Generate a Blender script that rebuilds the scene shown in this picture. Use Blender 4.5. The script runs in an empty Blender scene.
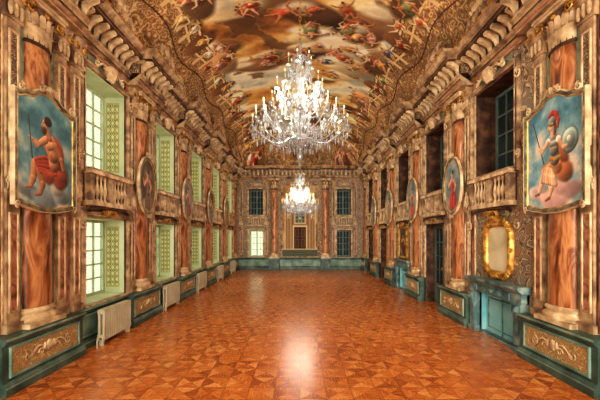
import bpy, math, numpy as np
from mathutils import Matrix, Vector
rng=np.random.default_rng(7)
HW=3.85; YB=20.9; YF=-3.0
BAYS=[6.95,9.95,12.95,15.95,18.95]
PIERS=[5.1,8.42,11.45,14.45,17.45,20.42]
PIERS_ALL=[-1.1,2.0]+PIERS
# ------------------------------------------------------------ colour helpers
def hx(h):
    h=h.lstrip('#'); return np.array([int(h[i:i+2],16)/255 for i in (0,2,4)])
def lin(c):
    c=np.asarray(c,float); return np.where(c<=0.04045,c/12.92,((np.clip(c,0,None)+0.055)/1.055)**2.4)
def L4(h): 
    v=lin(hx(h)); return (float(v[0]),float(v[1]),float(v[2]),1.0)
# ------------------------------------------------------------ materials
def newmat(name):
    m=bpy.data.materials.new(name); m.use_nodes=True
    nt=m.node_tree; b=nt.nodes['Principled BSDF']; return m,nt,b
def nmat(name,cols,scale=3,rough=0.6,metal=0.0,bump=0.15,detail=6,dist=0.0,stretch=(1,1,1),stops=None,spec=0.4):
    m,nt,b=newmat(name); N=nt.nodes; K=nt.links
    tc=N.new('ShaderNodeTexCoord'); mp=N.new('ShaderNodeMapping'); mp.inputs['Scale'].default_value=stretch
    K.new(tc.outputs['Object'],mp.inputs[0])
    no=N.new('ShaderNodeTexNoise'); no.inputs['Scale'].default_value=scale; no.inputs['Detail'].default_value=detail; no.inputs['Distortion'].default_value=dist
    K.new(mp.outputs[0],no.inputs['Vector'])
    r=N.new('ShaderNodeValToRGB'); K.new(no.outputs['Fac'],r.inputs[0])
    n=len(cols)
    if stops is None: stops=[0.32+0.36*i/(max(1,n-1)) for i in range(n)]
    e=r.color_ramp.elements
    e[0].position=stops[0]; e[0].color=L4(cols[0]); e[1].position=stops[-1]; e[1].color=L4(cols[-1])
    for i in range(1,n-1):
        x=e.new(stops[i]); x.color=L4(cols[i])
    K.new(r.outputs[0],b.inputs['Base Color'])
    b.inputs['Roughness'].default_value=rough; b.inputs['Metallic'].default_value=metal
    b.inputs['Specular IOR Level'].default_value=spec
    if bump>0:
        bp=N.new('ShaderNodeBump'); bp.inputs['Strength'].default_value=bump; bp.inputs['Distance'].default_value=0.02
        K.new(no.outputs['Fac'],bp.inputs['Height']); K.new(bp.outputs[0],b.inputs['Normal'])
    return m
def orn(name,base,light,dark,scale=4,rough=0.6,base2=None):
    base2=base2 or base
    return nmat(name,[base,dark,light,base,base2,dark,light,base2],scale,rough,0,0.5,1.5,1.2,
                stops=[0.36,0.40,0.425,0.45,0.53,0.56,0.585,0.62])
M={}
M['tan']=nmat('stone_tan',['#573f31','#947557','#c2a37c','#74594a'],3.2)
M['cream']=nmat('stone_cream',['#93775a','#cbae86','#ecd8b0'],5)
M['brown']=nmat('painted_brown',['#24150f','#4c3022','#74503a'],5)
M['rose']=nmat('rose_marble',['#552f20','#8f5840','#b68066','#74442f'],4,0.4,0,0.05,6,1.2)
M['greyg']=nmat('grey_green_stone',['#4c554a','#6f7a6a','#8f9880','#5d6758'],3,0.5,0,0.05,6,0.8)
M['wall']=orn('fresco_wall','#94745a','#d8c09a','#3f2c20',3.6,base2='#85796a')
M['orn_brown']=orn('fresco_ornament_brown','#664a3a','#d6b88c','#281810',9)
M['orn_gold']=orn('fresco_ornament_ochre','#ab8552','#e6ce98','#5c5044',11)
M['marble']=nmat('marble_orange',['#532a18','#91532f','#c58a5c','#83482a','#d8a87c'],2.0,0.3,0,0.05,5,0.9,stretch=(2.2,2.2,0.6))
M['green']=nmat('dado_green',['#263631','#42594f','#64786c'],3,0.45)
M['green_l']=nmat('dado_green_light',['#527065','#749384','#96aa9a'],3,0.45)
M['gold']=nmat('gold_leaf',['#6e4818','#bf8936','#e8be6a'],8,0.4,0.5)
M['teal']=nmat('teal_marble',['#38565a','#648284','#9aaa9f'],4,0.35,0,0.05,8,1.0)
M['tealin']=nmat('firebox_blue',['#66b4c2','#8accd4','#a4d6da'],2,0.5)
M['radi']=nmat('radiator_cream',['#b8ac92','#d2c8ab'],3,0.4,bump=0)
M['reveal']=nmat('reveal_pale_green',['#b2be98','#c9d2b0','#d6dcc0'],2,0.6,bump=0.03)
M['winw']=nmat('sash_white',['#a9b498','#c4cab0'],3,0.4,bump=0)
M['wind']=nmat('sash_bluegrey',['#4e6460','#70877e'],3,0.4,bump=0)
M['dark']=nmat('dark_interior',['#15120f','#2a221b'],2,0.8,bump=0)
M['darkglass']=nmat('dark_glass',['#1b2326','#303c40'],1.5,0.08,bump=0)
M['wood']=nmat('door_wood',['#8a4a1e','#c4742f','#da9346'],3,0.4,stretch=(3,3,0.5))
M['crystal']=None
M['candle']=nmat('candle_wax',['#a8976c','#c4b48a'],3,0.5,bump=0)
M['mirror']=nmat('old_mirror',['#bdb594','#e2dab8','#f2ebd0'],1.5,0.3,0.1,0)
M['frame']=nmat('picture_frame_bluegrey',['#34383a','#66655c','#a49670'],7,0.4,0.1)
def glassy(name,base,alpha_t,metal=0.25,tint=(1,1,1,1)):
    m,nt,b=newmat(name); N=nt.nodes;K=nt.links
    b.inputs['Base Color'].default_value=base; b.inputs['Roughness'].default_value=0.06
    b.inputs['Metallic'].default_value=metal
    tr=N.new('ShaderNodeBsdfTransparent'); tr.inputs[0].default_value=tint; mx=N.new('ShaderNodeMixShader')
    no=N.new('ShaderNodeTexNoise'); no.inputs['Scale'].default_value=5
    mt=N.new('ShaderNodeMath'); mt.operation='MULTIPLY_ADD'; mt.inputs[1].default_value=0.1; mt.inputs[2].default_value=alpha_t-0.05
    K.new(no.outputs['Fac'],mt.inputs[0]); K.new(mt.outputs[0],mx.inputs[0])
    K.new(b.outputs[0],mx.inputs[1]); K.new(tr.outputs[0],mx.inputs[2]); K.new(mx.outputs[0],N['Material Output'].inputs[0])
    return m
M['crystal']=glassy('crystal',(0.54,0.57,0.6,1),0.3,0.6)
M['glass']=glassy('window_glass',(0.75,0.85,0.68,1),0.88,0.0,(0.2,0.228,0.17,1))
def emis(name,col,st):
    m,nt,b=newmat(name); b.inputs['Base Color'].default_value=col; b.inputs['Emission Color'].default_value=col; b.inputs['Emission Strength'].default_value=st; return m
M['flame']=emis('candle_flame',(1,0.8,0.5,1),1.2)
def vcol(name,rough=0.6,bump=0.1):
    m,nt,b=newmat(name); N=nt.nodes;K=nt.links
    a=N.new('ShaderNodeAttribute'); a.attribute_name='Col'
    no=N.new('ShaderNodeTexNoise'); no.inputs['Scale'].default_value=14; no.inputs['Detail'].default_value=5
    tc=N.new('ShaderNodeTexCoord'); K.new(tc.outputs['Object'],no.inputs['Vector'])
    mx=N.new('ShaderNodeMix'); mx.data_type='RGBA'; mx.blend_type='OVERLAY'; mx.inputs[0].default_value=0.25
    K.new(a.outputs['Color'],mx.inputs[6]); K.new(no.outputs['Fac'],mx.inputs[7]); K.new(mx.outputs[2],b.inputs['Base Color'])
    b.inputs['Roughness'].default_value=rough; b.inputs['Specular IOR Level'].default_value=0.25
    bp=N.new('ShaderNodeBump'); bp.inputs['Strength'].default_value=bump; bp.inputs['Distance'].default_value=0.01
    K.new(no.outputs['Fac'],bp.inputs['Height']); K.new(bp.outputs[0],b.inputs['Normal'])
    return m
M['paint']=vcol('oil_painting',0.6); M['fresco']=vcol('fresco_paint',0.8)
# parquet
def parquet():
    m,nt,b=newmat('parquet'); N=nt.nodes;K=nt.links
    def math_(op,a,b_=None,c=None):
        n=N.new('ShaderNodeMath'); n.operation=op
        for i,v in enumerate((a,b_,c)):
            if v is None: continue
            if hasattr(v,'links'): K.new(v,n.inputs[i])
            else: n.inputs[i].default_value=v
        return n.outputs[0]
    tc=N.new('ShaderNodeTexCoord'); sp=N.new('ShaderNodeSeparateXYZ'); K.new(tc.outputs['Object'],sp.inputs[0])
    c=0.66
    xs=math_('DIVIDE',sp.outputs[0],c); ys=math_('DIVIDE',sp.outputs[1],c)
    cx=math_('FLOOR',xs); cy=math_('FLOOR',ys)
    u=math_('SUBTRACT',math_('SUBTRACT',xs,cx),0.5); v=math_('SUBTRACT',math_('SUBTRACT',ys,cy),0.5)
    au=math_('ABSOLUTE',u); av=math_('ABSOLUTE',v)
    sec=math_('FLOOR',math_('DIVIDE',math_('ARCTAN2',v,u),math.pi/4))
    sm=math_('ADD',au,av); inner=math_('LESS_THAN',sm,0.5)
    par=math_('ABSOLUTE',math_('MODULO',sec,2.0))
    chk=math_('ABSOLUTE',math_('SUBTRACT',par,inner))
    cv=N.new('ShaderNodeCombineXYZ'); K.new(math_('ADD',sec,math_('MULTIPLY',inner,17)),cv.inputs[2]); K.new(cx,cv.inputs[0]); K.new(cy,cv.inputs[1])
    wn=N.new('ShaderNodeTexWhiteNoise'); K.new(cv.outputs[0],wn.inputs['Vector'])
    def grain(sc):
        mp=N.new('ShaderNodeMapping'); mp.inputs['Scale'].default_value=sc; K.new(tc.outputs['Object'],mp.inputs[0])
        g=N.new('ShaderNodeTexNoise'); g.inputs['Scale'].default_value=3; g.inputs['Detail'].default_value=6; K.new(mp.outputs[0],g.inputs['Vector']); return g.outputs['Fac']
    g1=grain((2,16,1)); g2=grain((16,2,1))
    gm=N.new('ShaderNodeMix'); K.new(par,gm.inputs[0]); K.new(g1,gm.inputs[2]); K.new(g2,gm.inputs[3])
    big=N.new('ShaderNodeTexNoise'); big.inputs['Scale'].default_value=0.6; K.new(tc.outputs['Object'],big.inputs['Vector'])
    t=math_('ADD',math_('MULTIPLY',chk,0.2),math_('MULTIPLY',wn.outputs['Value'],0.28))
    t=math_('ADD',t,math_('MULTIPLY',gm.outputs[0],0.5)); t=math_('ADD',t,math_('MULTIPLY',math_('SUBTRACT',big.outputs['Fac'],0.5),0.3))
    r=N.new('ShaderNodeValToRGB'); K.new(t,r.inputs[0]); e=r.color_ramp.elements
    e[0].position=0.1; e[0].color=L4('#823a15'); e[1].position=0.86; e[1].color=L4('#f4ad66')
    for p,cc in ((0.33,'#b35c22'),(0.56,'#d97f39')):
        x=e.new(p); x.color=L4(cc)
    j=math_('MINIMUM',math_('ABSOLUTE',math_('SUBTRACT',sm,0.5)),math_('SUBTRACT',0.5,math_('MAXIMUM',au,av)))
    j=math_('MINIMUM',j,math_('ABSOLUTE',math_('SUBTRACT',au,av))); j=math_('MINIMUM',j,math_('MINIMUM',au,av))
    jm=math_('LESS_THAN',j,0.008)
    mx=N.new('ShaderNodeMix'); mx.data_type='RGBA'; K.new(math_('MULTIPLY',jm,0.55),mx.inputs[0]); K.new(r.outputs[0],mx.inputs[6]); mx.inputs[7].default_value=L4('#5a260d')
    K.new(mx.outputs[2],b.inputs['Base Color'])
    K.new(math_('MULTIPLY_ADD',gm.outputs[0],0.22,0.15),b.inputs['Roughness'])
    b.inputs['Specular IOR Level'].default_value=0.62
    bp=N.new('ShaderNodeBump'); bp.inputs['Strength'].default_value=0.16; bp.inputs['Distance'].default_value=0.012
    K.new(t,bp.inputs['Height']); K.new(bp.outputs[0],b.inputs['Normal'])
    return m
M['floor']=parquet()
MK=list(M.keys())
# ------------------------------------------------------------ mesh builder
class MB:
    def __init__(s): s.V=[];s.F=[];s.MI=[];s.SM=[];s.n=0
    def add(s,v,f,m,sm=False):
        v=np.asarray(v,float).reshape(-1,3); s.V.append(v)
        for q in f: s.F.append([int(i)+s.n for i in q])
        s.MI+= [m]*len(f); s.SM+=[sm]*len(f); s.n+=len(v)
    def box(s,x0,x1,y0,y1,z0,z1,m):
        v=[(x,y,z) for z in (z0,z1) for y in (y0,y1) for x in (x0,x1)]
        s.add(v,[(0,2,3,1),(4,5,7,6),(0,1,5,4),(2,6,7,3),(0,4,6,2),(1,3,7,5)],m)
    def grid(s,A,m,sm=False,cu=False,cv=False):
        A=np.asarray(A,float); a,b=A.shape[:2]; f=[]
        for i in range(a if cu else a-1):
            i2=(i+1)%a
            for j in range(b if cv else b-1):
                j2=(j+1)%b; f.append((i*b+j,i*b+j2,i2*b+j2,i2*b+j))
        s.add(A.reshape(-1,3),f,m,sm)
    def extr(s,prof,s0,s1,m,off=0.0,caps=True):
        p=np.array([(max(0,d+off) if d>1e-6 else 0.0,z) for d,z in prof])
        A=np.zeros((2,len(p),3)); A[0,:,0]=s0;A[1,:,0]=s1;A[:,:,1]=p[:,0];A[:,:,2]=p[:,1]
        s.grid(A,m)
        if caps:
            for k in (0,1): s.add(A[k],[list(range(len(p)))],m)
    def lathe(s,cx,cy,prof,m,n=16,sm=True,ysc=1.0,a0=0,a1=2*math.pi):
        t=np.linspace(a0,a1,n+1); A=np.zeros((n+1,len(prof),3))
        for j,(r,z) in enumerate(prof):
            A[:,j,0]=cx+r*np.cos(t);A[:,j,1]=cy+r*np.sin(t)*ysc;A[:,j,2]=z
        s.grid(A,m,sm)
    def tube(s,P,r,m,n=6,sm=True):
        P=np.asarray(P,float); T=np.gradient(P,axis=0); T/= (np.linalg.norm(T,axis=1,keepdims=True)+1e-9)
        ref=np.array([0.0,0,1]); 
        if abs(T[:,2]).mean()>0.8: ref=np.array([1.0,0.1,0])
        U=np.cross(T,ref); nn=np.linalg.norm(U,axis=1,keepdims=True)
        if nn.min()<1e-3: U=np.cross(T,np.array([0.3,1,0.2])); nn=np.linalg.norm(U,axis=1,keepdims=True)
        U/=nn+1e-9; W=np.cross(T,U); r=np.broadcast_to(np.asarray(r,float),(len(P),))
        a=np.linspace(0,2*math.pi,n,endpoint=False)
        A=P[:,None,:]+r[:,None,None]*(np.cos(a)[None,:,None]*U[:,None,:]+np.sin(a)[None,:,None]*W[:,None,:])
        s.grid(A,m,sm,cv=True)
    def ell(s,c,r,m,n=10,k=6,rot=None):
        a=np.linspace(0,2*math.pi,n,endpoint=False); b=np.linspace(-math.pi/2,math.pi/2,k+1)
        A=np.zeros((k+1,n,3)); A[...,0]=np.cos(b)[:,None]*np.cos(a)*r[0];A[...,1]=np.cos(b)[:,None]*np.sin(a)*r[1];A[...,2]=np.sin(b)[:,None]*r[2]
        if rot is not None: A=A@np.array(rot).T
        s.grid(A+np.array(c),m,True,cv=True)
    def octa(s,c,w,h,m,w2=None):
        x,y,z=c; w2=w2 or w
        s.add([(x+w,y,z),(x,y+w2,z),(x-w,y,z),(x,y-w2,z),(x,y,z+h*0.4),(x,y,z-h*0.6)],
              [(0,1,4),(1,2,4),(2,3,4),(3,0,4),(1,0,5),(2,1,5),(3,2,5),(0,3,5)],m)
    def frame(s,path,prof,m,sm=False,c=(0,0)):
        p=np.asarray(path,float)
        a=p-np.roll(p,1,0); b=np.roll(p,-1,0)-p
        a/=np.linalg.norm(a,axis=1,keepdims=True)+1e-9; b/=np.linalg.norm(b,axis=1,keepdims=True)+1e-9
        na=np.stack([a[:,1],-a[:,0]],1); nb=np.stack([b[:,1],-b[:,0]],1); n=na+nb
        n/= (1+(na*nb).sum(1,keepdims=True)).clip(0.3)
        A=np.zeros((len(p),len(prof),3))
        for j,(o,d) in enumerate(prof):
            q=p+n*o; A[:,j,0]=q[:,0]+c[0];A[:,j,1]=d;A[:,j,2]=q[:,1]+c[1]
        s.grid(A,m,sm,cu=True)
    def rect(s,s0,s1,z0,z1,prof,m): s.frame([(s0,z0),(s1,z0),(s1,z1),(s0,z1)],prof,m)
    def volute(s,x,d,z,R,m,turns=1.6,sg=1,a0=0.0,r=0.02,sgz=1):
        t=np.linspace(0,1,int(14*turns)+4); a=a0+t*turns*2*math.pi; q=R*(1-0.88*t)
        P=np.stack([x+sg*q*np.cos(a),np.full_like(t,d),z+sgz*q*np.sin(a)],1)
        s.tube(P,r*(1-0.5*t),m,5)
    def scroll(s,x,d,z,w,h,m,r=0.02):
        for sg in (1,-1):
            t=np.linspace(0,1,12)
            P=np.stack([x+sg*(0.05*w+0.32*w*t),np.full_like(t,d),z+h*0.35*np.sin(t*math.pi*1.3)],1); s.tube(P,r*(0.6+0.6*np.sin(t*math.pi)),m,5)
            s.volute(x+sg*w*0.36,d,z-h*0.05,min(w*0.13,abs(h)*0.4),m,1.4,sg,math.pi/2,r*0.9)
            s.volute(x+sg*w*0.14,d,z-h*0.15,min(w*0.09,abs(h)*0.3),m,1.2,sg,0,r*0.8)
        s.ell((x,d,z+h*0.12),(w*0.07,r*1.8,abs(h)*0.42),m,8,5)
        for sg in (1,-1): s.ell((x+sg*w*0.08,d,z+h*0.15),(w*0.035,r*1.4,abs(h)*0.3),m,6,4)
    def mesh(s,name):
        used=sorted(set(s.MI),key=MK.index); me=bpy.data.meshes.new(name)
        me.from_pydata(np.concatenate(s.V).tolist(),[],s.F)
        for k in used: me.materials.append(M[k])
        ix={k:i for i,k in enumerate(used)}
        me.polygons.foreach_set('material_index',[ix[k] for k in s.MI]); me.polygons.foreach_set('use_smooth',s.SM)
        me.update(); return me
def obj(name,me,loc=(0,0,0),rz=0,parent=None):
    o=bpy.data.objects.new(name,me); bpy.context.scene.collection.objects.link(o)
    o.location=loc; o.rotation_euler=(0,0,rz)
    if parent: o.parent=parent
    return o
def put(name,me,side,pos,z=0,d=0):
    if side=='L': return obj(name,me,(-HW+d,pos,z),-math.pi/2)
    if side=='R': return obj(name,me,(HW-d,pos,z),math.pi/2)
    if side=='B': return obj(name,me,(pos,YB-d,z),math.pi)
# ------------------------------------------------------------ numpy painter
def sn(H,W,ch,cw,seed):
    r=np.random.default_rng(seed); G=r.random((int(ch)+3,int(cw)+3))
    y=np.linspace(0,ch,H); x=np.linspace(0,cw,W); yi=y.astype(int); xi=x.astype(int); fy=y-yi; fx=x-xi
    fy=fy*fy*(3-2*fy); fx=fx*fx*(3-2*fx)
    a=G[yi][:,xi];b=G[yi][:,xi+1];c=G[yi+1][:,xi];d=G[yi+1][:,xi+1]
    return (a*(1-fx)+b*fx)*(1-fy)[:,None]+(c*(1-fx)+d*fx)*fy[:,None]
def fbm(H,W,ch,cw,o,seed):
    v=0;a=1;t=0
    for k in range(o):
        v=v+a*sn(H,W,ch*2**k,cw*2**k,seed+k*13); t+=a; a*=0.55
    return v/t
def ramp(v,stops,cols):
    cols=np.array([hx(c) for c in cols]); return np.stack([np.interp(v,stops,cols[:,i]) for i in range(3)],-1)
class P:
    def __init__(s,H,W,col='#808080'): s.H=H;s.W=W;s.a=np.ones((H,W,3))*hx(col)
    def _bb(s,x0,x1,y0,y1):
        x0=max(0,int(x0));x1=min(s.W,int(x1)+2);y0=max(0,int(y0));y1=min(s.H,int(y1)+2); return x0,x1,y0,y1
    def limb(s,x0,y0,x1,y1,r0,r1,col,sh=0.4,al=1.0,soft=1.0):
        c=hx(col) if isinstance(col,str) else col; r=max(r0,r1)+2+soft
        a,b,p,q=s._bb(min(x0,x1)-r,max(x0,x1)+r,min(y0,y1)-r,max(y0,y1)+r)
        if a>=b or p>=q: return
        Y,X=np.mgrid[p:q,a:b].astype(float); dx=x1-x0;dy=y1-y0;L=dx*dx+dy*dy+1e-6
        t=np.clip(((X-x0)*dx+(Y-y0)*dy)/L,0,1); px=X-(x0+t*dx);py=Y-(y0+t*dy); D=np.hypot(px,py); R=r0+(r1-r0)*t
        A=(np.clip((R-D)/soft+0.5,0,1)*al)[...,None]; li=np.clip((-0.6*px-0.75*py)/np.maximum(R,1),-1,1)
        C=np.clip(c*(1+sh*li[...,None]-0.1*(D/np.maximum(R,1))[...,None]),0,1)
        s.a[p:q,a:b]=s.a[p:q,a:b]*(1-A)+C*A
    def blob(s,cx,cy,rx,ry,ang,col,al=1,soft=0.25,sh=0.3,seed=None):
        c=hx(col) if isinstance(col,str) else col; r=max(rx,ry)*1.4+2
        a,b,p,q=s._bb(cx-r,cx+r,cy-r,cy+r)
        if a>=b or p>=q: return
        Y,X=np.mgrid[p:q,a:b].astype(float); X-=cx;Y-=cy; ca,sa=math.cos(ang),math.sin(ang)
        u=(X*ca+Y*sa)/rx; v=(-X*sa+Y*ca)/ry; D=np.hypot(u,v)
        if seed is not None: D=D+0.35*(fbm(q-p,b-a,3,3,2,seed)-0.5)
        A=(np.clip((1-D)/soft,0,1)*al)[...,None]; li=np.clip((-0.6*X-0.75*Y)/max(rx,ry),-1,1)[...,None]
        C=c*(1+sh*li)
        if seed is not None: C=C*(0.8+0.4*sn(q-p,b-a,6,3,seed+5)[...,None])
        s.a[p:q,a:b]=s.a[p:q,a:b]*(1-A)+np.clip(C,0,1)*A
    def poly(s,pts,r,col,**k):
        for i in range(len(pts)-1):
            r0=r[i] if hasattr(r,'__len__') else r; r1=r[i+1] if hasattr(r,'__len__') else r
            s.limb(*pts[i],*pts[i+1],r0,r1,col,**k)
    def robe(s,pts,col,R,n=9):
        c=hx(col)
        for k in range(n):
            f=k/(n-1); q=[(a*(1-f)+c_*f,b*(1-f)+d*f) for a,b,c_,d in pts]
            w=max(3.0,math.hypot(pts[0][0]-pts[0][2],pts[0][1]-pts[0][3])/n*1.1); w2=max(3.5,math.hypot(pts[-1][0]-pts[-1][2],pts[-1][1]-pts[-1][3])/n*1.1)
            s.poly(q,np.linspace(w,w2,len(q)),c*R.uniform(0.72,1.15),sh=0.5)
DR=['#94382a','#3f628c','#cf9440','#efe4cc','#7a8456','#b04e34','#dcb478','#7a4838','#c86c48','#c99890']
def figure(p,cx,cy,S,ang,R,skin=None,drape=None,shade=None):
    skin=skin or R.choice(['#e0a87c','#d09468','#f0c69e','#b4764c']); drape=drape or R.choice(DR)
    ca,sa=math.cos(ang),math.sin(ang)
    def q(u,v): return (cx+S*(u*ca-v*sa),cy+S*(u*sa+v*ca))
    if shade: p.blob(cx+S*0.06,cy+S*0.08,S*0.55,S*0.34,ang,shade,0.85,0.5,0.2,int(R.integers(1e6)))
    p.blob(*q(-0.12,R.uniform(-0.1,0.1)),S*0.36,S*0.24,ang+R.uniform(-.6,.6),drape,1,0.2,0.6,int(R.integers(1e6)))
    k1=q(-0.34,R.uniform(-0.18,0.02)); k2=q(-0.3,R.uniform(0.05,0.22)); 
    for k in (k1,k2):
        h=q(-0.1,0); f=(k[0]+S*0.3*math.cos(ang+math.pi+R.uniform(-.9,.9)),k[1]+S*0.3*math.sin(ang+math.pi+R.uniform(-.9,.9)))
        p.limb(*h,*k,S*0.095,S*0.065,skin,sh=0.5); p.limb(*k,*f,S*0.06,S*0.03,skin,sh=0.5)
    p.limb(*q(-0.08,0),*q(0.2,0),S*0.1,S*0.125,skin,sh=0.5)
    for sg in (1,-1):
        sh=q(0.22,sg*0.1); e=q(0.15+R.uniform(-.1,.2),sg*(0.3)); h=q(0.2+R.uniform(-.25,.3),sg*(0.42))
        p.limb(*sh,*e,S*0.05,S*0.04,skin,sh=0.5); p.limb(*e,*h,S*0.04,S*0.025,skin,sh=0.5)
    p.blob(*q(-0.06,0),S*0.2,S*0.12,ang+1.2,drape,1,0.2,0.6,int(R.integers(1e6)))
    p.limb(*q(0.25,0),*q(0.36,0.01),S*0.04,S*0.04,skin); p.blob(*q(0.42,0.02),S*0.085,S*0.07,ang,skin,1,0.2,0.4); p.blob(*q(0.46,0.0),S*0.07,S*0.06,ang,'#4a2c18',1,0.3,0.3)
def colmesh(name,V,Fc,C,mat,smooth=False):
    me=bpy.data.meshes.new(name); V=np.asarray(V,np.float32); Fc=np.asarray(Fc,np.int32)
    me.vertices.add(len(V)); me.vertices.foreach_set('co',V.ravel()); me.loops.add(Fc.size); me.loops.foreach_set('vertex_index',Fc.ravel())
    me.polygons.add(len(Fc)); me.polygons.foreach_set('loop_start',np.arange(0,Fc.size,4,dtype=np.int32))
    me.update(calc_edges=True)
    at=me.color_attributes.new('Col','FLOAT_COLOR','POINT'); c=np.ones((len(V),4),np.float32); c[:,:3]=lin(np.clip(C,0,1)); at.data.foreach_set('color',c.ravel())
    me.materials.append(mat)
    if smooth: me.polygons.foreach_set('use_smooth',np.ones(len(Fc),bool))
    return me
def gridf(a,b):
    i,j=np.mgrid[0:a-1,0:b-1]; k=(i*b+j).ravel(); return np.stack([k,k+1,k+b+1,k+b],1)
def canvas(name,img,fn,mat='paint'):
    H,W=img.shape[:2]; v,u=np.mgrid[0:1:H*1j,0:1:W*1j]; X=fn(u,v); V=np.stack([x.ravel() for x in X],1)
    return colmesh(name,V,gridf(H,W),img.reshape(-1,3),M[mat])
# ------------------------------------------------------------ room shell
WT=0.55
def wall(name,side,op,slo,shi,ztop=6.3):
    b=MB(); cur=slo
    for s0,s1,zs in sorted(op):
        b.box(cur,s0,-WT,0,0,ztop,'wall'); z=0
        for z0,z1 in zs:
            if z0>z: b.box(s0,s1,-WT,0,z,z0,'wall')
            z=z1
        b.box(s0,s1,-WT,0,z,ztop,'wall'); cur=s1
    b.box(cur,shi,-WT,0,0,ztop,'wall')
    return put(name,b.mesh(name),side,0)
OW=0.75
UP=(3.25,5.06); LO=(0.75,2.35); DO=(0.0,2.35); FI=(0.0,0.84)
put_ops=[(-(y+OW),-(y-OW),[LO,UP]) for y in BAYS]
wall('wall_left','L',put_ops,-(YB+WT),-YF)
wall('wall_right','R',[(y-OW,y+OW,([DO,UP] if i in(1,3,4) else [FI,UP])) for i,y in enumerate(BAYS)],YF,YB+WT)
BW=2.62; bw=0.42
wall('wall_back','B',[(BW-bw,BW+bw,[LO,(3.25,4.8)]),(-BW-bw,-BW+bw,[LO,(3.25,4.8)])],-HW,HW)
b=MB()
for x0,x1 in ((-HW,-3.4),(-1.2,-1.0),(1.0,1.2),(3.4,HW)): b.box(x0,x1,YF-0.4,YF,0,8.2,'tan')
for x0,x1 in ((-3.4,-1.2),(-1.0,1.0),(1.2,3.4)): b.box(x0,x1,YF-0.4,YF,6.0,8.2,'tan'); b.box(x0,x1,YF-0.4,YF,0,0.15,'tan')
obj('wall_front',b.mesh('wall_front'))  # unseen wall behind the camera; wide openings shaped to let in frontal fill
b=MB(); b.box(-HW-0.55,HW+0.55,YF-0.4,YB+0.55,-0.1,0,'floor'); obj('floor',b.mesh('floor'))
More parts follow.
